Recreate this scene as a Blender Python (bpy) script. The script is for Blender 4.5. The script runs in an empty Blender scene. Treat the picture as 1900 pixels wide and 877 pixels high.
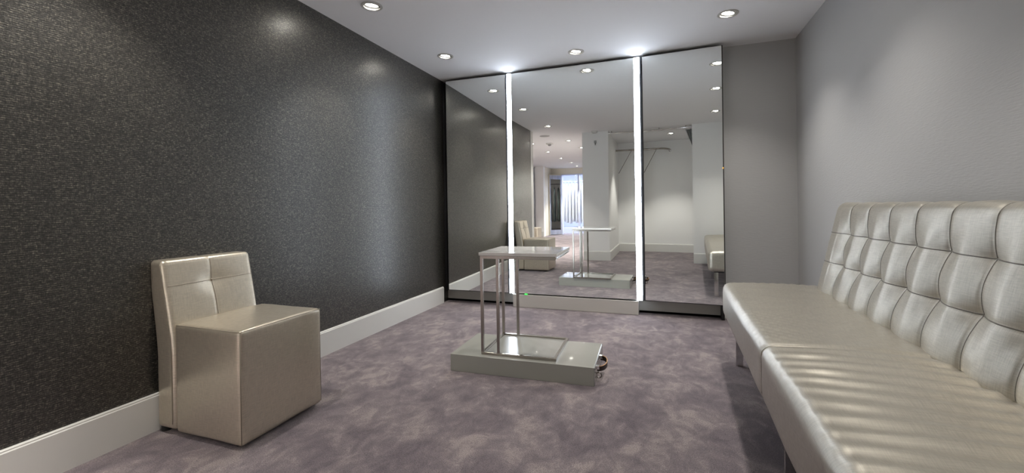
import bpy, bmesh, math, random
from mathutils import Vector, Matrix, noise

random.seed(7)
SC = bpy.context.scene
COL = SC.collection
PI = math.pi
R = math.radians

# ------------------------------------------------------------------ camera
IMG_W = 1900.0
F_PX, CX, CY = 790.73, 944.97, 387.98
YAW, PITCH, ROLL = R(19.816), R(-0.2295), R(-0.9046)
EYE = 1.05
fwd = Vector((-math.sin(YAW) * math.cos(PITCH), math.cos(YAW) * math.cos(PITCH), math.sin(PITCH)))
rgt = Vector((math.cos(YAW), math.sin(YAW), 0))
upv = rgt.cross(fwd)
cr = rgt * math.cos(ROLL) + upv * math.sin(ROLL)
cu = -rgt * math.sin(ROLL) + upv * math.cos(ROLL)
cam = bpy.data.objects.new('camera', bpy.data.cameras.new('camera'))
COL.objects.link(cam)
m = Matrix.Identity(4)
for i in range(3):
    m[i][0], m[i][1], m[i][2] = cr[i], cu[i], -fwd[i]
m[2][3] = EYE
cam.matrix_world = m
cam.data.sensor_width = 36
cam.data.lens = F_PX / IMG_W * 36
cam.data.shift_x = (950 - CX) / IMG_W
cam.data.shift_y = (CY - 438.5) / IMG_W
cam.data.clip_start = 0.02
SC.camera = cam

# ------------------------------------------------------------------ world, exposure
w = bpy.data.worlds.new('world'); SC.world = w; w.use_nodes = True
w.node_tree.nodes['Background'].inputs[0].default_value = (0.55, 0.6, 0.7, 1)
w.node_tree.nodes['Background'].inputs[1].default_value = 0.05
SC.view_settings.view_transform = 'Standard'
SC.view_settings.look = 'None'
SC.view_settings.gamma = 1
SC.view_settings.use_curve_mapping = False
SC.view_settings.exposure = 0.50
SC.cycles.max_bounces = 14
SC.cycles.diffuse_bounces = 6
SC.cycles.glossy_bounces = 8
SC.cycles.sample_clamp_indirect = 6
SC.cycles.use_denoising = True

SPOT_W = 36.0          # watts of one ceiling spot
SPOT_ANGLE = R(85)
SPOT_COL = (1.0, 0.955, 0.89)
STRIP_E = 16.5          # emission of the light strips beside the mirror
STRIP_COL = (0.80, 0.88, 1.0)

# ------------------------------------------------------------------ dimensions
H = 2.49
XL, XR = -2.33, 1.111
YM = 4.254             # mirror plane
YB = 4.365             # pier beside the mirror

# ------------------------------------------------------------------ materials
def mat(name, color=(.5, .5, .5), rough=.5, metal=0.0, spec=None, coat=0, emit=None, estr=0):
    mm = bpy.data.materials.new(name); mm.use_nodes = True
    b = mm.node_tree.nodes['Principled BSDF']
    b.inputs['Base Color'].default_value = (*color, 1)
    b.inputs['Roughness'].default_value = rough
    b.inputs['Metallic'].default_value = metal
    if spec is not None: b.inputs['Specular IOR Level'].default_value = spec
    if coat: b.inputs['Coat Weight'].default_value = coat
    if emit:
        b.inputs['Emission Color'].default_value = (*emit, 1)
        b.inputs['Emission Strength'].default_value = estr
    return mm

class NT:
    def __init__(s, m):
        s.t = m.node_tree; s.b = s.t.nodes['Principled BSDF']
    def n(s, kind, **kw):
        nd = s.t.nodes.new(kind)
        for k, v in kw.items():
            if k in nd.inputs.keys(): nd.inputs[k].default_value = v
            else: setattr(nd, k, v)
        return nd
    def l(s, a, b): s.t.links.new(a, b)
    def coords(s, scale=(1, 1, 1), rot=(0, 0, 0), kind='Object'):
        tc = s.n('ShaderNodeTexCoord'); mp = s.n('ShaderNodeMapping')
        mp.inputs['Scale'].default_value = scale; mp.inputs['Rotation'].default_value = rot
        s.l(tc.outputs[kind], mp.inputs[0]); return mp.outputs[0]
    def noise(s, vec, scale, detail=3, rough=.5, dist=0):
        nd = s.n('ShaderNodeTexNoise'); s.l(vec, nd.inputs['Vector'])
        nd.inputs['Scale'].default_value = scale; nd.inputs['Detail'].default_value = detail
        nd.inputs['Roughness'].default_value = rough; nd.inputs['Distortion'].default_value = dist
        return nd.outputs[0]
    def ramp(s, fac, stops):
        r = s.n('ShaderNodeValToRGB'); e = r.color_ramp.elements
        while len(e) < len(stops): e.new(.5)
        for q, (p, c) in zip(e, stops): q.position = p; q.color = (*c, 1) if len(c) == 3 else c
        s.l(fac, r.inputs[0]); return r.outputs[0]
    def mix(s, fac, a, b, mode='MIX'):
        x = s.n('ShaderNodeMix', data_type='RGBA', blend_type=mode)
        for sock, v in ((x.inputs[0], fac), (x.inputs[6], a), (x.inputs[7], b)):
            if isinstance(v, (int, float)): sock.default_value = v
            elif isinstance(v, tuple): sock.default_value = (*v, 1)
            else: s.l(v, sock)
        return x.outputs[2]
    def math(s, op, a, b=0):
        x = s.n('ShaderNodeMath', operation=op)
        for sock, v in ((x.inputs[0], a), (x.inputs[1], b)):
            if isinstance(v, (int, float)): sock.default_value = v
            else: s.l(v, sock)
        return x.outputs[0]
    def bump(s, h, strength, dist):
        b = s.n('ShaderNodeBump'); b.inputs['Strength'].default_value = strength; b.inputs['Distance'].default_value = dist
        s.l(h, b.inputs['Height']); s.l(b.outputs[0], s.b.inputs['Normal'])

# dark woven wallpaper with a metallic thread
M_paper = mat('dark_woven_wallpaper', (.03, .03, .028), .45)
t = NT(M_paper)
v_h = t.coords((1, 70, 340)); v_v = t.coords((1, 290, 80)); v_f = t.coords((1, 150, 150))
h1 = t.noise(v_h, 1, 2, .6); h2 = t.noise(v_v, 1, 2, .6); h3 = t.noise(v_f, 1, 1)
sep = t.n('ShaderNodeSeparateXYZ'); t.l(t.coords((1, 1, 1)), sep.inputs[0])
row = t.math('SINE', t.math('ADD', t.math('MULTIPLY', sep.outputs[2], 2 * PI / .0085), t.math('MULTIPLY', h3, 6)))
wv = t.math('ADD', t.math('ADD', t.math('MULTIPLY', h1, .62), t.math('MULTIPLY', h2, .38)), t.math('MULTIPLY', row, .06))
c0 = t.ramp(wv, [(.37, (.009, .0085, .0075)), (.48, (.033, .0310, .0265)), (.57, (.072, .068, .058)), (.69, (.27, .25, .20))])
t.l(c0, t.b.inputs['Base Color'])
t.l(t.ramp(wv, [(.45, (.44,) * 3), (.65, (.30,) * 3)]), t.b.inputs['Roughness'])
t.b.inputs['Metallic'].default_value = .45
t.b.inputs['Specular IOR Level'].default_value = .6
t.b.inputs['Coat Weight'].default_value = .65
t.b.inputs['Coat Roughness'].default_value = .29
t.b.inputs['Coat IOR'].default_value = 1.6
t.bump(t.math('ADD', wv, t.math('MULTIPLY', h3, .3)), .7, .0020)

def wall_white(name, color, k=.5):
    mm = mat(name, color, .62, spec=.3); q = NT(mm)
    a = q.noise(q.coords((26, 26, 190)), 1, 2, .5); b = q.noise(q.coords((60, 60, 60)), 1, 2)
    q.bump(q.math('ADD', a, q.math('MULTIPLY', b, .3)), k, .0018)
    return mm
M_white = wall_white('pale_ribbed_wallpaper', (.455, .456, .452))
M_far = wall_white('brightened_plaster', (.88, .88, .865), .2)  # made paler than the room walls to stand in for light back there
M_ceil = mat('ceiling_paint', (.84, .84, .85), .75, spec=.25)
M_base = mat('baseboard_paint', (.72, .715, .68), .38)
M_lilac = mat('blue_lit_white_paint', (.62, .66, .82), .5)  # white paint tinted to carry the bright room's bluish light

# carpet
M_carpet = mat('mauve_pile_carpet', (.16, .13, .14), .95, spec=.12)
t = NT(M_carpet)
o = t.coords((1, 1, 1))
n1 = t.noise(o, 3.6, 5, .62, .8); n2 = t.noise(t.coords((1.5, 1, 1), (0, 0, .5)), 7, 5, .66, 1.2); n3 = t.noise(o, 210, 2, .7); n4 = t.noise(o, 520, 1)
f = t.math('ADD', t.math('MULTIPLY', n1, .55), t.math('MULTIPLY', n2, .45))
cc = t.ramp(f, [(.39, (.100, .083, .094)), (.47, (.140, .117, .127)), (.53, (.178, .150, .156)), (.60, (.262, .222, .216))])
sp = t.ramp(t.math('ADD', t.math('MULTIPLY', n3, .6), t.math('MULTIPLY', n4, .4)), [(.36, (.45,) * 3), (.64, (1.7,) * 3)])
t.l(t.mix(1.0, cc, sp, 'MULTIPLY'), t.b.inputs['Base Color'])
t.b.inputs['Sheen Weight'].default_value = .35; t.b.inputs['Sheen Roughness'].default_value = .5
t.b.inputs['Sheen Tint'].default_value = (.85, .78, .8, 1)
t.bump(t.math('ADD', t.math('ADD', t.math('MULTIPLY', n3, .5), t.math('MULTIPLY', n4, .3)), t.math('MULTIPLY', f, 1.2)), .8, .006)

# champagne leatherette with a linen grain
def leatherette(name, col, metal=.45, rough=.36):
    mm = mat(name, col, rough, metal); q = NT(mm)
    # threads run both ways on every face: each stretched noise counts only where its high frequency lies in the surface
    tc = q.n('ShaderNodeTexCoord'); sp = q.n('ShaderNodeSeparateXYZ'); q.l(tc.outputs['Normal'], sp.inputs[0])
    tot = None; wsum = None
    for k, sc_ in enumerate(((430, 26, 26), (26, 430, 26), (26, 26, 430))):
        nz = q.noise(q.coords(sc_), 1, 1.5, .55)
        w_ = q.math('SUBTRACT', 1.0, q.math('MULTIPLY', sp.outputs[k], sp.outputs[k]))
        w_ = q.math('MULTIPLY', w_, w_)
        tm = q.math('MULTIPLY', nz, w_)
        tot = tm if tot is None else q.math('ADD', tot, tm)
        wsum = w_ if wsum is None else q.math('ADD', wsum, w_)
    s_ = q.math('DIVIDE', tot, wsum)
    lo = tuple(x * .89 for x in col); hi = tuple(min(1, x * 1.10) for x in col)
    q.l(q.ramp(s_, [(.38, lo), (.62, hi)]), q.b.inputs['Base Color'])
    q.l(q.ramp(s_, [(.38, (rough + .03,) * 3), (.62, (rough - .02,) * 3)]), q.b.inputs['Roughness'])
    q.bump(s_, .14, .0006)
    q.b.inputs['Specular IOR Level'].default_value = .5
    return mm
M_champ = leatherette('champagne_leatherette', (.61, .55, .445), .68, .31)
M_sofa = leatherette('silver_champagne_leatherette', (.49, .46, .395), .75, .35)
M_seam = mat('seam_thread', (.30, .26, .20), .5, .2)
M_sseam = mat('grey_seam_thread', (.13, .12, .105), .6)
M_foot = mat('black_plastic', (.012, .012, .012), .5)
M_mirror = mat('mirror_glass', (.93, .955, .935), .0, 1.0)
M_black = mat('black_frame', (.008, .008, .009), .45)
M_blackm = mat('black_backing', (.004, .004, .004), .9, spec=.1)
M_strip = mat('light_strip_diffuser', (.9, .9, .9), .4, emit=STRIP_COL, estr=STRIP_E)
M_steel = mat('brushed_steel', (.36, .335, .30), .24, 1.0)
M_chrome = mat('chrome', (.75, .74, .72), .1, 1.0)
M_lacq = mat('white_gloss_lacquer', (.88, .87, .84), .06, coat=.6)
M_grey = mat('grey_green_lacquer', (.33, .33, .295), .2, coat=.4)
M_greyg = mat('glossy_grey_inset', (.30, .305, .28), .16, coat=.5)
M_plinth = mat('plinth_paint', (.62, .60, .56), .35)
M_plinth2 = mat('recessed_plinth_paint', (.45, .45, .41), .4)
M_strap = mat('dark_brown_leather', (.022, .014, .011), .4)
M_tan = mat('tan_leather_edge', (.62, .33, .12), .5)
M_lamp = mat('lamp_glass', (1, 1, 1), .3, emit=(1.0, .95, .86), estr=60)
M_ring = mat('satin_white_metal', (.58, .57, .54), .35, .3)
M_well = mat('lamp_reflector', (.55, .53, .5), .25, .8)
M_plastic = mat('white_plastic', (.7, .7, .68), .4)
M_seamm = mat('blue_grey_metal', (.10, .11, .125), .35, .6)
M_green = mat('green_indicator', (.02, .3, .05), .4, emit=(.05, 1.0, .1), estr=1.5)
M_orange = mat('orange_indicator', (.4, .2, .02), .4, emit=(1.0, .45, .05), estr=1.5)

def cloth(name, c1, c2, scale=30, rough=.6, metal=0):
    mm = mat(name, c1, rough, metal); q = NT(mm)
    q.l(q.ramp(q.noise(q.coords((1, 1, .35)), scale, 4), [(.4, c1), (.6, c2)]), q.b.inputs['Base Color']); return mm
M_curt = cloth('grey_curtain_fabric', (.40, .40, .40), (.60, .60, .60), 20, .5)
M_silver = cloth('silver_damask_fabric', (.45, .48, .54), (.85, .88, .95), 9, .5)
M_gown = cloth('white_tulle', (.88, .86, .83), (.95, .95, .94), 14, .7)
M_suit = cloth('dark_green_grey_wool', (.018, .024, .022), (.045, .055, .052), 12, .9)
M_sframe = cloth('silver_blue_frame', (.36, .40, .52), (.50, .54, .66), 10, .35, .3)
M_cream = mat('cream_paint', (.78, .74, .64), .5)

# ------------------------------------------------------------------ mesh helpers
def obj(name, bm, material, parent=None, smooth=False, angle=None):
    me = bpy.data.meshes.new(name); bm.normal_update(); bm.to_mesh(me); bm.free()
    me.materials.append(material)
    if smooth:
        for p in me.polygons: p.use_smooth = True
    ob = bpy.data.objects.new(name, me); COL.objects.link(ob)
    if parent: ob.parent = parent
    if smooth and angle:
        me.set_sharp_from_angle(angle=R(angle))
    return ob

def thing(name, label, cat, loc=(0, 0, 0), rz=0, group=None):
    e = bpy.data.objects.new(name, None); COL.objects.link(e)
    e.empty_display_size = .1
    e.location = loc; e.rotation_euler = (0, 0, rz); e['label'] = label; e['category'] = cat
    if group: e['group'] = group
    return e

def tag(o, label, cat, group=None):
    o['label'] = label; o['category'] = cat
    if group: o['group'] = group
    return o

def struct(name, bm, material, parent=None, **kw):
    o = obj(name, bm, material, parent, **kw)
    if parent is None: o['kind'] = 'structure'
    return o

def box(bm, a, b, bev=0.0, seg=2, mtx=None):
    a, b = Vector(a), Vector(b)
    tmp = bmesh.new()
    bmesh.ops.create_cube(tmp, size=1)
    for v in tmp.verts:
        v.co = Vector([a[i] + (b[i] - a[i]) * (v.co[i] + .5) for i in range(3)])
    if bev: bmesh.ops.bevel(tmp, geom=tmp.edges[:], offset=bev, segments=seg, profile=.5, affect='EDGES')
    if mtx: bmesh.ops.transform(tmp, matrix=mtx, verts=tmp.verts)
    me = bpy.data.meshes.new('t'); tmp.to_mesh(me); tmp.free(); bm.from_mesh(me); bpy.data.meshes.remove(me)
    return bm

def B(*args, **kw): return box(bmesh.new(), *args, **kw)

def tube(bm, pts, r, n=10, cap=True):
    pts = [Vector(p) for p in pts]; rings = []
    up = None
    for i, p in enumerate(pts):
        d = (pts[min(i + 1, len(pts) - 1)] - pts[max(i - 1, 0)]).normalized()
        if up is None:
            up = d.orthogonal().normalized()
        else:
            up = (up - d * up.dot(d)).normalized()
        s = d.cross(up)
        rings.append([bm.verts.new(p + (up * math.cos(2 * PI * k / n) + s * math.sin(2 * PI * k / n)) * r) for k in range(n)])
    for a, b in zip(rings, rings[1:]):
        for k in range(n): bm.faces.new((a[k], a[(k + 1) % n], b[(k + 1) % n], b[k]))
    if cap:
        bm.faces.new(rings[0][::-1]); bm.faces.new(rings[-1])
    return bm

def lathe(bm, prof, n=32, center=(0, 0, 0), close=False):
    c = Vector(center); rings = []
    for r, z in prof:
        rings.append([bm.verts.new(c + Vector((r * math.cos(2 * PI * k / n), r * math.sin(2 * PI * k / n), z))) for k in range(n)])
    pairs = list(zip(rings, rings[1:])) + ([(rings[-1], rings[0])] if close else [])
    for a, b in pairs:
        for k in range(n): bm.faces.new((a[k], a[(k + 1) % n], b[(k + 1) % n], b[k]))
    return bm

def prism(bm, poly, z0, z1, axis='z'):
    def P(p, h):
        return {'z': (p[0], p[1], h), 'y': (p[0], h, p[1]), 'x': (h, p[0], p[1])}[axis]
    lo = [bm.verts.new(P(p, z0)) for p in poly]; hi = [bm.verts.new(P(p, z1)) for p in poly]
    bm.faces.new(lo[::-1]); bm.faces.new(hi)
    for i in range(len(poly)):
        j = (i + 1) % len(poly); bm.faces.new((lo[i], lo[j], hi[j], hi[i]))
    bmesh.ops.recalc_face_normals(bm, faces=bm.faces)
    return bm

def soft_box(size, rad, step, disp=None, post=None, dense=None):
    """Box from 0 to size with rounded edges (rad), grid of about step; disp(p, n) -> Vector offset; post(p) -> p"""
    S = Vector(size); bm = bmesh.new(); cache = {}
    def lin(L, st):
        n = max(2, int(round(L / st)))
        base = [L * i / n for i in range(n + 1)]
        extra = [rad * f for f in (.15, .35, .6, 1)] + [L - rad * f for f in (.15, .35, .6, 1)]
        vals = sorted(set([round(v, 5) for v in base if rad < v < L - rad or v in (0, L)] + [round(e, 5) for e in extra] + [0, round(L, 5)]))
        return vals
    st = dense or (step,) * 3
    ax = [lin(S[i], st[i]) for i in range(3)]
    def V(p):
        key = tuple(round(x, 5) for x in p)
        if key in cache: return cache[key]
        p = Vector(p)
        q = Vector([min(max(p[i], rad), S[i] - rad) for i in range(3)])
        d = p - q
        n = d.normalized() if d.length > 1e-7 else Vector((0, 0, 1))
        c = q + n * rad if d.length > 1e-7 else p
        if disp: c = c + disp(c, n)
        if post: c = post(c)
        v = bm.verts.new(c); cache[key] = v; return v
    for a in range(3):
        u, w_ = (a + 1) % 3, (a + 2) % 3
        for side in (0, 1):
            for i in range(len(ax[u]) - 1):
                for j in range(len(ax[w_]) - 1):
                    qs = []
                    for (ii, jj) in ((i, j), (i + 1, j), (i + 1, j + 1), (i, j + 1)):
                        p = [0, 0, 0]; p[a] = S[a] * side; p[u] = ax[u][ii]; p[w_] = ax[w_][jj]; qs.append(V(p))
                    if len(set(qs)) == 4: bm.faces.new(qs if side else qs[::-1])
    return bm

def curve_strip(fn, n): return [fn(i / n) for i in range(n + 1)]

# ================================================================== SETTING
XO0, XO1, YO0 = -5.2, 1.35, -10.2
struct('floor', B((XO0, YO0, -.1), (XO1, 4.7, 0)), M_carpet)

# ceiling with real round openings for the recessed spots
SPOTS = [  # x, y, aim offset (x, y), label
    (-1.915, 3.60, 'recessed ceiling spot by the dark wall, nearest the mirror'),
    (-1.918, 2.52, 'recessed ceiling spot by the dark wall, cut by the top of the photo'),
    (-1.914, 1.10, 'recessed ceiling spot above the pouf chair, seen reflected left of centre in the mirror'),
    (-0.742, 3.96, 'recessed ceiling spot in front of the middle mirror panel'),
    (0.483, 3.61, 'recessed ceiling spot above the sofa end, nearest the right mirror wing'),
    (0.486, 2.57, 'recessed ceiling spot above the sofa, second from the mirror in its row'),
    (0.490, 1.14, 'recessed ceiling spot above the sofa, third from the mirror in its row'),
    (-0.30, -0.68, 'recessed ceiling spot inside the curtained alcove'),
    (-1.93, -0.72, 'recessed ceiling spot in the corridor beside the alcove column'),
    (-2.79, -0.82, 'recessed ceiling spot in the corridor, half hidden by the end of the dark wall'),
    (-1.87, -1.95, 'recessed ceiling spot in the corridor, touching the alcove column edge in the mirror'),
    (-2.82, -2.35, 'recessed ceiling spot beyond the ceiling sensor in the corridor'),
    (-2.84, -3.95, 'recessed ceiling spot in the far corridor, third from last'),
    (-2.80, -5.32, 'recessed ceiling spot in the far corridor, second from last'),
    (-2.87, -6.60, 'recessed ceiling spot in the far corridor, just before the door opening'),
]
cb = bmesh.new()
for x, y, _ in SPOTS:
    lathe(cb, [(.0001, -.2), (.058, -.2), (.058, .3), (.0001, .3)], 32, (x, y, H))
bmesh.ops.remove_doubles(cb, verts=cb.verts, dist=.0005)
bmesh.ops.recalc_face_normals(cb, faces=cb.faces)
cut = obj('cutter', cb, M_ceil)
ceil = struct('ceiling', B((XO0, YO0, H), (XO1, 4.7, H + .075)), M_ceil)
md = ceil.modifiers.new('b', 'BOOLEAN'); md.object = cut; md.operation = 'DIFFERENCE'; md.solver = 'EXACT'
dg = bpy.context.evaluated_depsgraph_get(); dg.update()
me2 = bpy.data.meshes.new_from_object(ceil.evaluated_get(dg))
ceil.modifiers.clear(); ceil.data = me2
bpy.data.objects.remove(cut)

# walls of the room
struct('wall_left', B((XL - .12, .80, 0), (XL, 4.7, H)), M_paper)
struct('trim_1', B((XL - .12, .66, 0), (XL + .004, .80, H), bev=.002), M_base)
struct('wall_right', B((XR, -.1, 0), (XR + .12, 4.7, H)), M_white)
struct('wall_pier', B((.515, YB, 0), (XR, 4.7, H)), M_white)
struct('wall_back', B((XL, 4.56, 0), (.515, 4.7, H)), M_blackm)
struct('wall_column', B((-1.47, -5.2, 0), (-.97, .16, H)), M_far)
struct('wall_alcove_back', B((-.97, -1.80, 0), (XR, -1.66, H)), M_far)
struct('wall_alcove_front', B((.125, .04, 0), (XR, .17, H)), M_far)
struct('wall_alcove_right', B((XR - .02, -1.66, 0), (XR + .12, -.1, H)), M_far)
struct('wall_corridor_front', B((XO0, .66, 0), (XL - .12, .78, H)), M_far)
struct('wall_corridor_left', B((XO0, -6.2, 0), (XO0 + .12, .66, H)), M_far)
struct('wall_corridor_end', B((-4.27, -6.35, 0), (-3.97, -6.12, H)), M_far)
struct('wall_corridor_side', B((-4.10, -7.3, 0), (-3.97, -6.35, H)), M_cream)
struct('wall_corridor_corner', B((XO0, -6.6, 0), (-4.27, -6.4, H)), M_far)
# wall with the opening to the bright room: jamb left, lintel, jamb right
bm = B((-4.10, -7.45, 0), (-3.60, -7.3, H)); box(bm, (-3.60, -7.45, 2.27), (-2.72, -7.3, H)); box(bm, (-2.72, -7.45, 0), (XO1, -7.3, H))
struct('wall_far', bm, M_cream)
struct('wall_corridor_right', B((XO1 - .12, -7.3, 0), (XO1, -1.8, H)), M_far)
bm = B((-3.60, -7.47, 0), (-3.56, -7.28, 2.27)); box(bm, (-2.98, -7.44, 0), (-2.92, -7.32, 2.27)); box(bm, (-3.60, -7.47, 2.23), (-2.72, -7.28, 2.27))
struct('trim_2', bm, M_lilac)
# bright room
struct('wall_bright_back', B((XO0, YO0, 0), (XO1, YO0 + .1, H)), M_lilac)
struct('wall_bright_left', B((XO0, YO0 + .1, 0), (XO0 + .1, -6.6, H)), M_lilac)
struct('wall_bright_right', B((XO1 - .1, YO0 + .1, 0), (XO1, -7.45, H)), M_lilac)

# baseboards: board with a small stepped top
def baseboard(name, p0, p1, nrm, h=.178, th=.018, material=None):
    p0, p1, n = Vector((*p0, 0)), Vector((*p1, 0)), Vector((*nrm, 0))
    prof = [(0, 0), (th, 0), (th, h - .012), (th - .004, h - .008), (th - .004, h - .003), (th - .008, h), (0, h)]
    bm = bmesh.new()
    a = [bm.verts.new(p0 + n * x + Vector((0, 0, z))) for x, z in prof]
    b = [bm.verts.new(p1 + n * x + Vector((0, 0, z))) for x, z in prof]
    for i in range(len(prof)):
        j = (i + 1) % len(prof); bm.faces.new((a[i], a[j], b[j], b[i]))
    bm.faces.new(a); bm.faces.new(b)
    bmesh.ops.recalc_face_normals(bm, faces=bm.faces)
    return struct(name, bm, material or M_base)
baseboard('baseboard_left', (XL, .80), (XL, YM - .03), (1, 0))
baseboard('baseboard_right', (XR, .17), (XR, YB), (-1, 0))
baseboard('baseboard_pier', (.52, YB), (XR - .018, YB), (0, -1))
baseboard('baseboard_column', (-1.47, .16), (-.97, .16), (0, 1))
baseboard('baseboard_column_side', (-.97, .178), (-.97, -1.66), (1, 0))
baseboard('baseboard_alcove_back', (-.952, -1.66), (XR - .02, -1.66), (0, 1))
baseboard('baseboard_alcove_front', (.125, .17), (XR - .018, .17), (0, 1))
baseboard('baseboard_corridor', (-4.27, -6.12), (-3.97, -6.12), (0, 1))

# ================================================================== MIRROR UNIT
ZM0, ZM1 = .146, 2.463
XH0, XH1 = -1.553, -.172      # hinge lines
t0 = thing('triple_mirror', 'floor-to-ceiling triple mirror with two glowing strips and two angled hinged wings', 'mirror', (-.9, YM + .1, 0))
def P_(name, bm, mt, par=t0, **kw):
    o = obj(name, bm, mt, par, **kw)
    if par is t0: o.location = -Vector(t0.location)
    return o
P_('center_mirror', B((XH0 + .060, YM, ZM0), (XH1 - .072, YM + .008, ZM1), bev=.002, seg=1), M_mirror)
for k, (x0, x1) in enumerate(((XH0 + .013, XH0 + .058), (XH1 - .070, XH1 - .022))):
    P_('light_strip', B((x0, YM - .006, ZM0 - .004), (x1, YM + .012, ZM1), bev=.003), M_strip)
def wing(xh, s, ang, width):
    d = R(ang); D = Vector((s * math.cos(d), -math.sin(d), 0)); N = Vector((-s * math.sin(d), -math.cos(d), 0))
    mt = Matrix(((D.x, N.x, 0, xh), (D.y, N.y, 0, YM), (0, 0, 1, 0), (0, 0, 0, 1)))
    flip = s > 0
    def bx(a, b, bev=0):  # in the wing's own frame
        q = B(a, b, bev=bev, seg=1, mtx=mt)
        bmesh.ops.recalc_face_normals(q, faces=q.faces); return q
    wgl = P_('wing_mirror', bx((.003, -.008, ZM0), (width, 0, ZM1), .002), M_mirror)
    fr = P_('wing_backing', bx((.002, -.030, ZM0 - .006), (width + .008, -.0085, ZM1 + .004)), M_black)
wing(XH0, -1, 1.40, .705)
wing(XH1, 1, 2.70, .683)
hz = [(2.30, 2.42), (1.23, 1.35), (.19, .30)]
for xh in (XH0 + .005, XH1 - .011):
    for a, b in hz:
        hb = tube(bmesh.new(), [(xh, YM - .009, a), (xh, YM - .009, b)], .0085, 12)
        P_('hinge', hb, M_seamm, smooth=True, angle=40)
    P_('hinge_post', B((xh - .008, YM - .002, ZM0), (xh + .008, YM + .02, ZM1)), M_seamm)
P_('carcass_side', B((XL + .002, YM + .035, ZM0 - .02), (XL + .03, 4.55, ZM1)), M_black)
P_('carcass_side', B((.488, YM + .02, 0), (.513, 4.55, ZM1)), M_black)
P_('carcass_bottom', B((XL + .03, YM + .035, ZM0 - .012), (.488, 4.55, ZM0 - .002)), M_black)
P_('center_backing', B((XH0, YM + .012, ZM0 - .004), (XH1, YM + .032, ZM1 + .002)), M_black)
P_('center_plinth', B((-1.505, YM - .005, .002), (-.232, YM + .11, ZM0 - .013), bev=.002), M_plinth)
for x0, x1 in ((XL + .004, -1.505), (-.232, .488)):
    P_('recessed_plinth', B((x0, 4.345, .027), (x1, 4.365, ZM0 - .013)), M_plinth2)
    P_('gap_shade_sheet', B((x0, 4.37, .0), (x1, 4.385, ZM0 - .013)), M_blackm)  # black sheet behind the plinth stands in for shade in the gap
P_('indicator_light', B((-1.375, YM - .008, ZM0 - .010), (-1.345, YM + .002, ZM0 - .002), bev=.002), M_green)
P_('door_latch', B((.506, YM - .050, 1.365), (.511, YM - .042, 1.378), bev=.002), M_orange)

# ================================================================== CEILING SPOTS
def spot(x, y, label, power=1.0):
    e = thing('ceiling_spot', label, 'ceiling light', (x, y, H), 0, 'recessed ceiling spots')
    bm = lathe(bmesh.new(), [(.055, .0), (.074, -.0008), (.0745, -.004), (.071, -.0055), (.064, -.0045), (.0635, -.006), (.057, -.005), (.0555, .002)], 48, close=True)
    bmesh.ops.recalc_face_normals(bm, faces=bm.faces)
    obj('trim_ring', bm, M_ring, e, smooth=True, angle=50)
    bm = lathe(bmesh.new(), [(.0555, -.004), (.0545, .014), (.0540, .060), (.0572, .062), (.0572, -.002)], 48, close=True)
    bmesh.ops.recalc_face_normals(bm, faces=bm.faces)
    obj('lamp_housing', bm, M_foot, e, smooth=True, angle=50)
    gim = Matrix.Translation((0, 0, .006)) @ Matrix.Rotation(R(9), 4, 'Y') @ Matrix.Rotation(R(6), 4, 'X')
    bm = lathe(bmesh.new(), [(.0415, .002), (.0425, -.003), (.0500, -.005), (.0515, -.001), (.0500, .010), (.0415, .012)], 48, close=True)
    bmesh.ops.recalc_face_normals(bm, faces=bm.faces); bmesh.ops.transform(bm, matrix=gim, verts=bm.verts)
    obj('gimbal_ring', bm, M_ring, e, smooth=True, angle=50)
    bm = lathe(bmesh.new(), [(.0005, .0), (.030, .0008), (.0405, .004), (.0412, .034), (.0005, .034)], 40)
    bmesh.ops.remove_doubles(bm, verts=bm.verts, dist=.0006)
    bmesh.ops.recalc_face_normals(bm, faces=bm.faces); bmesh.ops.transform(bm, matrix=gim, verts=bm.verts)
    obj('lamp', bm, M_lamp, e, smooth=True, angle=50)
    li = bpy.data.lights.new('spot_light', 'SPOT'); li.energy = SPOT_W * power; li.color = SPOT_COL
    li.spot_size = SPOT_ANGLE + (R(17) if x > 0 else 0); li.spot_blend = .95 if x > 0 else .55; li.shadow_soft_size = .022
    lo = bpy.data.objects.new('spot_light', li); COL.objects.link(lo); lo.parent = e; lo.location = (0, 0, -.02)
    return e
for i, (x, y, lb) in enumerate(SPOTS):
    spot(x, y, lb, {0: 1.15, 2: 1.35, 3: 1.7, 4: 1.2, 6: 1.45, 7: 2.1}.get(i, 1.0 if i < 7 else 6.0))

# bright showroom: ceiling panels added out of view to light it
for k, x in enumerate((-3.9, -2.4)):
    e = thing('added_ceiling_panel', ('left' if k == 0 else 'right') + ' added unseen square ceiling panel lighting the bright dress room', 'ceiling light', (x, -7.95, H), 0)
    obj('panel_frame', B((-.42, -.42, -.02), (.42, .42, 0), bev=.004), M_ring, e)
    obj('diffuser', B((-.39, -.39, -.024), (.39, .39, -.019)), mat('panel_diffuser', (1, 1, 1), .5, emit=(.74, .82, 1.0), estr=45), e)

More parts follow.
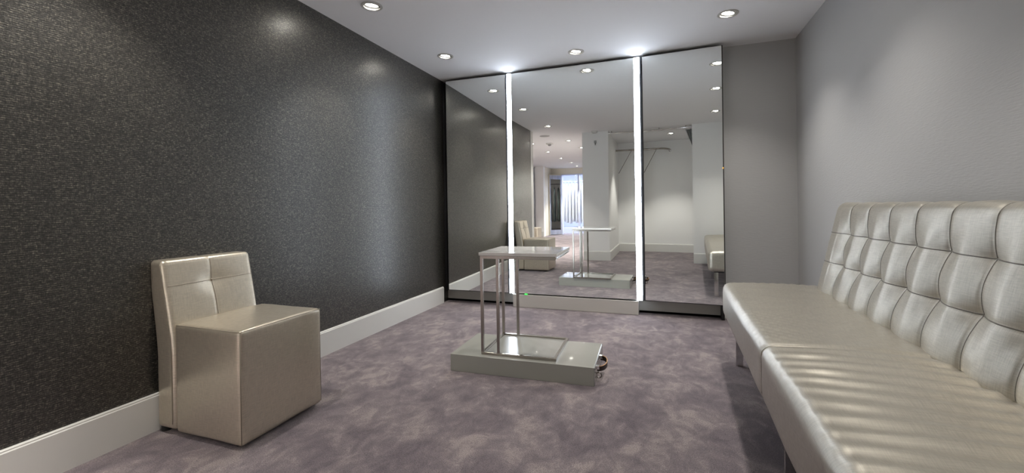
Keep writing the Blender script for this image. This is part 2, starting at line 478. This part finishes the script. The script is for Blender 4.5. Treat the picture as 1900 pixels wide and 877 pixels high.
# ================================================================== POUF CHAIR
def seat_box_disp(sz, amp=.010):
    def f(p, n):
        tx = min(max(p.x / sz[0], 0), 1); ty = min(max(p.y / sz[1], 0), 1); tz = min(max(p.z / sz[2], 0), 1)
        o = Vector((0, 0, 0))
        if n.z > .5 or p.z > sz[2] - .02: o.z += amp * math.sin(PI * tx) ** .7 * math.sin(PI * ty) ** .7 + .0012 * noise.noise(p * 18)
        o += n * (.002 * noise.noise(Vector((p.x * 6, p.y * 6, p.z * 9))))
        # small pull wrinkles near the top corners of the front
        if n.x > .3:
            o.x += .0035 * math.exp(-((1 - tz) / .08) ** 2) * math.sin(p.y * 95) * (abs(ty - .5) * 2) ** 4
        return o
    return f
ch = thing('pouf_chair', 'armless champagne leatherette cube chair standing against the dark wallpaper', 'chair', (-2.31, 1.345, 0))
SX0 = .140
bm = soft_box((.425, .47, .507), .018, .03, seat_box_disp((.425, .47, .507)))
ob = obj('seat', bm, M_champ, ch, smooth=True); ob.location = (SX0, 0, .018)
def chair_back_post(p):
    z = p.z
    q = p.copy()
    lean = -.062 * max(0, (z - .35) / .47) ** 1.2
    thin = 1.0 - .16 * max(0, (z - .45) / .37)
    q.x = p.x * thin + lean + .008
    if q.x < .0: q.x = max(q.x, -.018)
    return q
BT = (.128, .462, .80)
def chair_back_disp(p, n):
    o = Vector((0, 0, 0))
    if n.x > .4 or p.x > BT[0] - .002:
        if p.z > .45:
            a = abs(math.sin(PI * p.y / (BT[1] / 2))) ** .38 if 0 < p.y < BT[1] else 0
            zz = (p.z - .675)
            s_ = min(1, abs(zz) / .06) ** .5
            c_ = math.exp(-(((p.y - BT[1] / 2) / .062) ** 2 + (zz / .05) ** 2))
            o.x += .005 * a * s_ - .003 - .013 * c_
    if p.z > BT[2] - .01:
        o.z -= .002 * math.exp(-((p.y - BT[1] / 2) / .012) ** 2)
    return o
bm = soft_box(BT, .022, .02, chair_back_disp, chair_back_post, dense=(.02, .0096, .0125))
bk = obj('backrest', bm, M_champ, ch, smooth=True); bk.location = (0, 0, .022)
def cb_pt(y, z, off=.0012):
    p = Vector((BT[0], y, z)); p = p + chair_back_disp(p, Vector((1, 0, 0))); p = chair_back_post(p); p.x += off; return p + Vector((0, 0, .022))
s1 = tube(bmesh.new(), [cb_pt(BT[1] / 2, .50 + .285 * i / 24) for i in range(25)], .0016, 6)
obj('seam', s1, M_seam, ch, smooth=True)
s1 = tube(bmesh.new(), [cb_pt(.012 + (BT[1] - .024) * i / 30, .675) for i in range(31)], .0016, 6)
obj('seam', s1, M_seam, ch, smooth=True)
pc = cb_pt(BT[1] / 2, .675, .001)
bb = bmesh.new(); bmesh.ops.create_uvsphere(bb, u_segments=12, v_segments=8, radius=.006); bmesh.ops.translate(bb, verts=bb.verts, vec=pc)
obj('button', bb, M_seam, ch, smooth=True)
# piping of the seat
sx, sy, sz = .425, .47, .507
def pip(pts): obj('piping', tube(bmesh.new(), [Vector(p) + Vector((SX0, 0, .018)) for p in pts], .0020, 8), M_seam, ch, smooth=True)
e_ = .0050
pip([(sx - e_, e_, .01), (sx - e_, e_, sz - .006)]); pip([(sx - e_, sy - e_, .01), (sx - e_, sy - e_, sz - .006)])
pip([(.01, e_, sz - e_), (sx - e_, e_, sz - e_), (sx - e_, sy - e_, sz - e_), (.01, sy - e_, sz - e_)])
# side stitch of the backrest, near face
def side_pt(z, x, y=-.0008):
    p = chair_back_post(Vector((x, y, z))); return p + Vector((0, 0, .022))
obj('seam', tube(bmesh.new(), [side_pt(.03 + .75 * i / 30, BT[0] - .016) for i in range(31)], .0014, 6), M_seam, ch, smooth=True)
for fx, fy in ((.03, .03), (.03, .43), (.50, .05), (.50, .42)):
    lathe_b = lathe(bmesh.new(), [(.0005, 0), (.02, 0), (.022, .004), (.022, .026), (.0005, .026)], 20, (fx, fy, 0))
    obj('foot', lathe_b, M_foot, ch, smooth=True, angle=40)

# ================================================================== SOFA
TH = R(-1.4)
so = thing('sofa', 'long silver-champagne leatherette sofa with tufted back along the right wall', 'sofa', (.372, 3.215, 0), TH)
SL, SD, SZ0, SZ1 = 2.86, .66, .295, .522
SEAMY = SL - 1.39      # in mesh y: mesh runs 0 (near camera end) .. SL (mirror end)
def seat_disp(p, n):
    o = Vector((0, 0, 0)); h = SZ1 - SZ0
    tx = min(max(p.x / SD, 0), 1); ty = p.y
    if n.z > .3 or p.z > h - .002:
        k = max(0, n.z) if n.length and p.z < h - .001 else 1
        edge = min(1, max(0, p.x / .12))
        if ty < SEAMY:      # near half: pulled wrinkles running across
            d = SEAMY - ty
            ph = ty * 84 + 3.2 * noise.noise(Vector((p.x * 2.0, ty * 3.0, 1))) + p.x * 7
            a = .0076 * min(1, d / .12) * (.55 + .45 * noise.noise(Vector((p.x * 3, ty * 5, 7)))) * edge
            o.z += k * a * math.sin(ph)
            o.z += k * .004 * edge * noise.noise(Vector((p.x * 6, ty * 16, 3)))
        else:               # far half: grid of shallow spring dimples
            a = .0019 * min(1, (ty - SEAMY) / .1)
            o.z += k * a * math.sin(ty * 2 * PI / .055) * math.sin(p.x * 2 * PI / .055)
            o.z += k * .003 * noise.noise(Vector((p.x * 7, ty * 9, 3)))
        o.z -= k * .006 * math.exp(-((ty - SEAMY) / .016) ** 2)
        o.z += k * .012 * math.sin(PI * min(1, tx)) * 1
    if n.x < -.3:
        o.x += .004 * math.exp(-((ty - SEAMY) / .02) ** 2) + .003 * noise.noise(Vector((0, ty * 4, p.z * 8)))
    return o
bm = soft_box((SD, SL, SZ1 - SZ0), .045, .02, seat_disp, dense=(.0125, .0125, .02))
ob = obj('seat', bm, M_sofa, so, smooth=True); ob.location = (0, -SL, SZ0)
# seat seam
pts = []
for i in range(9):
    a = PI / 2 * i / 8
    pts.append(Vector((.045 - .045 * math.cos(a) , SEAMY, (SZ1 - SZ0) - .045 + .045 * math.sin(a))))
pts = [Vector((-.0, SEAMY, .04))] + pts + [Vector((x / 20 * (SD - .1) + .05, SEAMY, SZ1 - SZ0)) for x in range(1, 21)]
def lay(p):
    n = Vector((-1, 0, 0)) if p.x < .005 else Vector((0, 0, 1)); q = p + seat_disp(p, n); return q
for dy in (-.006, .006):
    obj('seam', tube(bmesh.new(), [lay(p) + Vector((0, dy - SL, SZ0)) for p in pts], .0014, 6), M_sofa, so, smooth=True)

# tufted backrest
NCOL = 12; CW = .2275; BL = .04 + NCOL * CW
BD, BH = .13, .56
ROWZ = [.05, .217, .388, .56]      # in mesh z (mesh bottom at z .49)
BZ0 = .485
def back_puff(y, z):
    t_ = ((BL - .02 - y) / CW)
    e0 = .02
    if y > BL - e0 or y < e0: col = .25; tt = 0
    else:
        tt = t_ % 1.0; col = abs(math.sin(PI * tt)) ** .5
        if t_ < .5: col = max(col, .8)
        if t_ > NCOL - .5: col = max(col, .8)
    cy = round(t_) * CW
    dy = (BL - .02 - y) - cy
    d = .026
    if 0 < round(t_) < NCOL:
        g = 0
        for zr in ROWZ[1:3]:
            g += math.exp(-(math.hypot(dy, (z - zr) * .9) / .062) ** 1.5)
        g0 = math.exp(-(math.hypot(dy, (z - .02) * .9) / .055) ** 1.4)
        d -= .036 * g + .020 * g0
        d -= .0075 * math.exp(-abs(dy / .010) ** 1.3)
    for zr in ROWZ[1:3]:
        d -= .0075 * math.exp(-abs((z - zr) / .011) ** 1.3)
    d -= .012 * math.exp(-(z / .03) ** 2)
    if tt == 0: d -= .004
    return d
def back_disp(p, n):
    o = Vector((0, 0, 0))
    k = max(0, -n.x) if p.x > .0005 else 1
    if p.x < .06: o.x -= k * back_puff(p.y, p.z)
    if p.z > BH - .06:
        t_ = ((BL - .02 - p.y) / CW); tt = t_ % 1.0
        c = abs(math.sin(PI * tt)) ** .5 if .5 < t_ < NCOL - .5 else 1
        o.z += (max(0, n.z) if p.z < BH - .0005 else 1) * (.010 * c - .006)
    return o
def back_post(p):
    q = p.copy(); q.x += .115 * (p.z / BH) * (1 - .55 * p.x / BD); return q
bm = soft_box((BD, BL, BH), .045, .02, back_disp, back_post, dense=(.03, CW / 30, .008))
ob = obj('backrest', bm, M_sofa, so, smooth=True)
BX, BY = .515, -.115 - BL
ob.location = (BX, BY, BZ0)
def bpt(y, z, off=.001):
    p = Vector((0, y, z)); p = p + back_disp(p, Vector((-1, 0, 0))); p = back_post(p); p.x -= off
    return p + Vector((BX, BY, BZ0))
for z in ROWZ[1:3]:
    obj('seam', tube(bmesh.new(), [bpt(.03 + (BL - .06) * i / 300, z) for i in range(301)], .0022, 6), M_sseam, so, smooth=True)
for k in range(1, NCOL):
    y = BL - .02 - k * CW
    pts = [bpt(y, .045 + (BH - .09) * i / 40) for i in range(41)]
    for i in range(1, 9):
        a = PI / 2 * i / 8
        p = Vector((.045 - .045 * math.cos(a), y, BH - .045 + .045 * math.sin(a)))
        nrm = Vector((-math.cos(a), 0, math.sin(a)))
        q = back_post(p + back_disp(p, nrm)) + nrm * .001 + Vector((BX, BY, BZ0)); pts.append(q)
    obj('seam', tube(bmesh.new(), pts, .0017, 6), M_sseam, so, smooth=True)
# chrome legs
for ly in (-.115, -1.43, -SL + .13):
    for lx in (.085, .56):
        lg = B((lx - .021, ly - .010, 0), (lx + .021, ly + .010, SZ0 + .004), bev=.002)
        box(lg, (lx - .03, ly - .035, SZ0 - .004), (lx + .03, ly + .035, SZ0 + .002))
        obj('leg', lg, M_chrome, so)
obj('under_frame', B((.06, -SL + .06, SZ0 - .012), (SD - .04, -.06, SZ0 + .02)), M_foot, so)

# ================================================================== PLATFORM
PR = R(1.85)
pf = thing('display_platform', 'low grey-green lacquered platform on the carpet carrying the side table', 'platform', (-1.308, 2.462, 0), PR)
PW, PD, PH = .922, .463, .109
obj('body', B((0, 0, .0), (PW - .004, PD, PH), bev=.0015), M_grey, pf)
obj('end_panel', B((PW - .004, .002, .002), (PW, PD - .002, PH - .002), bev=.001), mat('satin_end_panel', (.42, .42, .40), .25, .6), pf)
ys = (.075, .262)
for y in ys:
    br = B((PW - .001, y - .012, .078), (PW + .020, y + .012, .100), bev=.002)
    obj('handle_bracket', br, M_chrome, pf)
def strap(r0, z0, z1, x0=.018):
    bm = bmesh.new(); n = 24; th = .004; yc = (ys[0] + ys[1]) / 2; a_ = (ys[1] - ys[0]) / 2
    rows = []
    for i in range(n + 1):
        a = -PI / 2 + PI * i / n
        for_r = []
        for rr in (0, th):
            x = PW + x0 - .012 + (r0 + rr) * max(0, math.cos(a)) ** .8; y = yc + (a_ + rr * .6) * math.sin(a)
            for_r += [bm.verts.new((x, y, z0)), bm.verts.new((x, y, z1))]
        rows.append(for_r)
    for p, q in zip(rows, rows[1:]):
        for a, b in ((0, 1), (1, 3), (3, 2), (2, 0)): bm.faces.new((p[a], p[b], q[b], q[a]))
    bm.faces.new((rows[0][0], rows[0][1], rows[0][3], rows[0][2])); bm.faces.new((rows[-1][0], rows[-1][1], rows[-1][3], rows[-1][2]))
    bmesh.ops.recalc_face_normals(bm, faces=bm.faces); return bm
st_ = obj('handle_strap', strap(.048, .066, .094), M_strap, pf, smooth=True, angle=40)
obj('strap_edge', strap(.0483, .094, .0958), M_tan, st_, smooth=True, angle=40)
bm = tube(bmesh.new(), [(PW + .012, ys[0] + .02, .074), (PW + .012, ys[0] + .02, .046)], .003, 8)
obj('ring_stem', bm, M_chrome, pf, smooth=True)
bm = bmesh.new()
rp = [(PW + .014 + .016 * math.cos(2 * PI * i / 20), ys[0] + .02, .034 + .016 * math.sin(2 * PI * i / 20)) for i in range(21)]
tube(bm, rp, .0035, 8, cap=False); obj('hanging_ring', bm, M_steel, pf, smooth=True)

# ================================================================== SIDE TABLE
tb = thing('side_table', 'C-shaped side table with white gloss top on brushed steel legs, standing on the platform', 'table', (-1.112, 2.510, PH), PR)
TW, TD, TZ = .490, .437, .656      # ring size; top height above the platform
q = .018
def ring_frame(z0, z1, w_, d_, r=q):
    bm = B((0, 0, z0), (w_, r, z1), bev=.0012); box(bm, (0, d_ - r, z0), (w_, d_, z1), bev=.0012)
    box(bm, (0, r, z0), (r, d_ - r, z1), bev=.0012); box(bm, (w_ - r, r, z0), (w_, d_ - r, z1), bev=.0012); return bm
obj('base_frame', ring_frame(.0, .017, TW, TD), M_steel, tb)
obj('base_plate', B((q, q, .001), (TW - q, TD - q, .006)), M_greyg, tb)
for lx, ly in ((0, 0), (.108, 0), (0, TD - q), (.112, TD - q)):
    obj('leg', B((lx, ly, .016), (lx + q, ly + q, TZ - .038), bev=.0015), M_steel, tb)
obj('top_frame', ring_frame(TZ - .040, TZ - .020, TW + .006, TD), M_steel, tb)
obj('tabletop', B((-.006, -.006, TZ - .0195), (TW + .014, TD + .006, TZ), bev=.002), M_lacq, tb)
obj('edge_rail', B((TW + .006, .004, TZ - .034), (TW + .013, TD - .004, TZ - .0245), bev=.001), M_chrome, tb)

# ================================================================== ALCOVE THINGS
# curtain track along the opening
YT = .10
ct = thing('curtain_track', 'steel double curtain track under the ceiling across the alcove opening', 'curtain track', (-.42, YT, H))
for dy in (-.016, .016):
    obj('rail', tube(bmesh.new(), [(-.545, dy, -.040), (.545, dy, -.040)], .012, 12), M_chrome, ct, smooth=True, angle=60)
for x in (-.49, -.02, .44):
    obj('bracket', tube(bmesh.new(), [(x, 0, 0), (x, 0, -.034)], .006, 10), M_steel, ct, smooth=True, angle=60)
# gathered curtain
def drape(fn_top, n=90, rows=26):
    bm = bmesh.new(); g = []
    for j in range(rows + 1):
        g.append([bm.verts.new(fn_top(i / n, j / rows)) for i in range(n + 1)])
    for j in range(rows):
        for i in range(n): bm.faces.new((g[j][i], g[j][i + 1], g[j + 1][i + 1], g[j + 1][i]))
    bmesh.ops.solidify(bm, geom=bm.faces[:], thickness=.003)
    return bm
def f_cur(u, v):
    z = 2.44 - v * 2.36
    lx = .005 + .19 * min(1, (v * 2.36) / .52) if v * 2.36 < .52 else .195 - .05 * min(1, (v * 2.36 - .52) / 1.0)
    rx = .36
    x = lx + (rx - lx) * u
    return (x, -.05 + .028 * math.sin(u * 2 * PI * 9) + .012 * math.sin(u * 2 * PI * 5 + v * 4), z)
tag(obj('curtain', drape(f_cur), M_curt, smooth=True), 'grey pleated curtain gathered and tied at the right end of the alcove track', 'curtain')
# clothes rail with braces
rl = thing('clothes_rail', 'curved chrome clothes rail with one slanting brace high on the alcove wall', 'clothes rail', (-.97, -1.2, 2.27))
pts = [(0, 0, 0)]
for i in range(0, 21):
    u = i / 20; pts.append((.02 + .26 * u, 0, 0))
for i in range(1, 25):
    a = PI / 2 * i / 24; pts.append((.28 + .305 * math.sin(a), -.30 + .30 * math.cos(a), 0))
pts.append((.585, -.455, 0))
obj('rail', tube(bmesh.new(), pts, .019, 14), M_steel, rl, smooth=True, angle=60)
obj('wall_flange', tube(bmesh.new(), [(.0005, 0, 0), (.008, 0, 0)], .034, 20), M_chrome, rl, smooth=True, angle=50)
obj('wall_flange', tube(bmesh.new(), [(.585, -.4595, 0), (.585, -.45, 0)], .034, 20), M_chrome, rl, smooth=True, angle=50)
obj('brace', tube(bmesh.new(), [(.34, -.008, -.012), (.02, -.458, -.47)], .0055, 10), M_steel, rl, smooth=True)

# smoke detector, hook, speaker, sensor
bm = lathe(bmesh.new(), [(.0005, -.04), (.035, -.04), (.052, -.034), (.056, -.02), (.056, -.012), (.062, -.01), (.062, 0), (.0005, 0)], 36, (-1.215, .235, H))
tag(obj('smoke_detector', bm, M_plastic, smooth=True, angle=35), 'round white smoke detector on the ceiling above the alcove column', 'smoke detector')
hk = thing('small_grey_fitting', 'small grey fitting with a short stem near the top of the alcove column', 'wall fitting', (-1.215, .16, 2.28))
obj('body', B((-.022, 0, -.01), (.022, .022, .040), bev=.005), mat('grey_plastic', (.33, .33, .32), .4), hk)
obj('stem', tube(bmesh.new(), [(0, .012, -.008), (0, .012, -.045)], .006, 10), M_foot, hk, smooth=True)
bm = lathe(bmesh.new(), [(.0005, -.006), (.085, -.006), (.10, -.004), (.103, 0), (.0005, 0)], 40, (-2.24, .105, H))
tag(obj('ceiling_speaker', bm, mat('speaker_grille', (.42, .42, .41), .7), smooth=True, angle=35), 'flat round speaker grille in the corridor ceiling', 'speaker')
sn = thing('ceiling_sensor', 'white square motion sensor hanging from the corridor ceiling', 'sensor', (-2.40, -.92, H))
obj('base', B((-.07, -.07, -.025), (.07, .07, 0), bev=.006), M_plastic, sn)
obj('dome', lathe(bmesh.new(), [(.0005, -.06), (.02, -.057), (.038, -.045), (.045, -.024), (.0005, -.024)], 24), mat('grey_sensor_lens', (.25, .25, .25), .3), sn, smooth=True)

# ================================================================== CORRIDOR THINGS
st = thing('upholstered_stool', 'beige upholstered stool in the corridor, partly hidden by the end of the dark wall', 'stool', (-3.62, -2.95, 0))
ob = obj('cushion', soft_box((.44, .44, .46), .02, .04), M_champ, st, smooth=True); ob.location = (0, 0, .03)
for x, y in ((.04, .04), (.40, .04), (.04, .40), (.40, .40)):
    obj('foot', lathe(bmesh.new(), [(.0005, 0), (.02, 0), (.02, .032), (.0005, .032)], 16, (x, y, 0)), M_foot, st)
def f_sil(u, v): return (-4.62 + .335 * u, -6.02 + .03 * math.sin(u * 2 * PI * 5), 2.44 - v * 2.42)
tag(obj('damask_curtain', drape(f_sil, 80, 10), M_silver, smooth=True), 'silver patterned curtain hanging at the far end of the corridor', 'curtain')

# mirror door, open, hinged at the left of the opening
A0, A1 = Vector((-3.585, -7.25)), Vector((-3.945, -6.80))
d_ = (A1 - A0); Ld = d_.length; ang = math.atan2(d_.y, d_.x)
dr = thing('mirrored_door', 'open door faced with a tall mirror in a silver-blue frame, beside the bright opening', 'door', (A0.x, A0.y, 0), ang)
def dbox(a, b, **kw): return B(a, b, **kw)
# local x along door, local -y faces the corridor
obj('door_leaf', dbox((0, -.012, .012), (Ld, .028, 2.24), bev=.002), M_cream, dr)
fw = .04
bm = dbox((.02, -.03, .02), (.02 + fw, -.012, 2.22), bev=.003); box(bm, (Ld - fw - .02, -.03, .02), (Ld - .02, -.012, 2.22), bev=.003)
box(bm, (.02, -.031, .02), (Ld - .02, -.012, .19), bev=.003); box(bm, (.02, -.031, 2.22 - .15), (Ld - .02, -.012, 2.22), bev=.003)
obj('mirror_frame', bm, M_sframe, dr)
obj('mirror_pane', dbox((.02 + fw, -.020, .19), (Ld - .02 - fw, -.0125, 2.07)), M_mirror, dr)

# rack of dark garments mirrored in the door
def garment(bm, cx, cy, ztop, zbot, wt, wb, thick, facing_x=True, folds=5, ph=0.0):
    n, rows = 28, 12; g = []
    for j in range(rows + 1):
        v = j / rows; z = ztop + (zbot - ztop) * v
        hw = (wt + (wb - wt) * min(1, v * 1.3) ** .8) / 2 * (.35 + .65 * min(1, v / .08))
        th = thick * (.65 + .35 * min(1, v / .1)) / 2 * (1 + .35 * v)
        ring = []
        for i in range(n):
            a = 2 * PI * i / n; rr = 1 + .22 * v * math.sin(a * folds + ph)
            x, y = hw * math.cos(a) * rr, th * math.sin(a) * (1 + .5 * v * math.sin(a * folds * 2 + ph))
            if not facing_x: x, y = y, x
            ring.append(bm.verts.new((cx + x, cy + y, z)))
        g.append(ring)
    for a, b in zip(g, g[1:]):
        for i in range(n): bm.faces.new((a[i], a[(i + 1) % n], b[(i + 1) % n], b[i]))
    bm.faces.new(g[0]); bm.faces.new(g[-1][::-1])
    bmesh.ops.recalc_face_normals(bm, faces=bm.faces)
    return bm
def hanger(par, x, y, z, along_x):
    w_ = .16
    def p(a, h): return (x + a, y, z + h) if along_x else (x, y + a, z + h)
    bm = tube(bmesh.new(), [p(-w_, -.05), p(0, .015), p(w_, -.05)], .006, 8)
    hook = [p(0, .01), p(0, .05)] + [p(.018 - .018 * math.cos(t_), .05 + .018 * math.sin(t_)) for t_ in [PI * i / 8 for i in range(1, 8)]]
    tube(bm, hook, .003, 6)
    return obj('hanger', bm, M_steel, par, smooth=True)

RX = -2.22
rk = thing('garment_rail', 'dark clothes rail seen only reflected in the mirrored door', 'clothes rack', (RX, -6.65, H))
obj('rail', tube(bmesh.new(), [(0, -.60, 1.97 - H), (0, .75, 1.97 - H)], .012, 10), M_foot, rk, smooth=True)
for y in (-.58, .73): obj('dropper', tube(bmesh.new(), [(0, y, 1.97 - H), (0, y, 0)], .02, 10), M_foot, rk, smooth=True)
order = ['nearest the far wall', 'second from the far wall', 'third from the far wall', 'fourth from the far wall', 'fifth from the far wall', 'sixth from the far wall', 'farthest from the far wall']
for k, y in enumerate((-7.10, -6.94, -6.78, -6.55, -6.39, -6.23, -6.07)):
    g = thing('dark_garment', 'dark long garment mirrored in the far door, %s' % order[k], 'garment', (RX, y, 1.957), 0, 'dark garments on the reflected rail')
    obj('cloth', garment(bmesh.new(), 0, 0, -.12, -1.50, .40, .40, .070, True, 4, k), M_suit, g, smooth=True)
    hanger(g, 0, 0, -.052, True)
lt = thing('light_tube', 'tall glowing light tube mirrored between the dark garments in the far door', 'lamp', (-2.46, -6.665, 0))
obj('base', lathe(bmesh.new(), [(.0005, 0), (.06, 0), (.06, .012), (.02, .02), (.0005, .02)], 24), M_foot, lt, smooth=True, angle=40)
obj('tube', tube(bmesh.new(), [(0, 0, .02), (0, 0, 1.9)], .018, 14), mat('tube_glow', (1, 1, 1), .4, emit=(.95, .96, 1.0), estr=6), lt, smooth=True, angle=60)
obj('collar', tube(bmesh.new(), [(0, 0, .93), (0, 0, .99)], .024, 14), M_foot, lt, smooth=True, angle=60)

# wedding gowns on a rail in the bright room
GY = -8.35
gr = thing('gown_rail', 'chrome rail hung from the ceiling, carrying white gowns in the bright room', 'clothes rack', (-3.45, GY, H))
obj('rail', tube(bmesh.new(), [(-.62, 0, 2.06 - H), (.62, 0, 2.06 - H)], .012, 10), M_chrome, gr, smooth=True)
for x in (-.60, .20, .60):
    obj('dropper', tube(bmesh.new(), [(x, 0, 2.06 - H), (x, 0, 0)], .008, 10), M_chrome, gr, smooth=True)
tag(obj('low_plinth', B((-4.15, GY - .30, 0), (-2.80, GY + .30, .24), bev=.006), M_lilac), 'low pale plinth on the floor under the row of white gowns', 'plinth')
names = ['leftmost', 'second from the left', 'third from the left', 'fourth from the left', 'fifth from the left', 'sixth from the left', 'seventh from the left', 'eighth from the left', 'rightmost']
for k in range(9):
    x = -3.98 + k * .128
    g = thing('white_gown', 'long white gown on the bright room rail, %s in the row' % names[k], 'gown', (x, GY, 2.048), 0, 'white gowns on the rail')
    obj('dress', garment(bmesh.new(), 0, 0, -.075, -1.64 - .04 * math.sin(k * 2.1), .40, .50, .058 + .01 * math.sin(k * 1.7), False, 5, k * 1.3), M_gown, g, smooth=True)
    hanger(g, 0, 0, -.052, False)
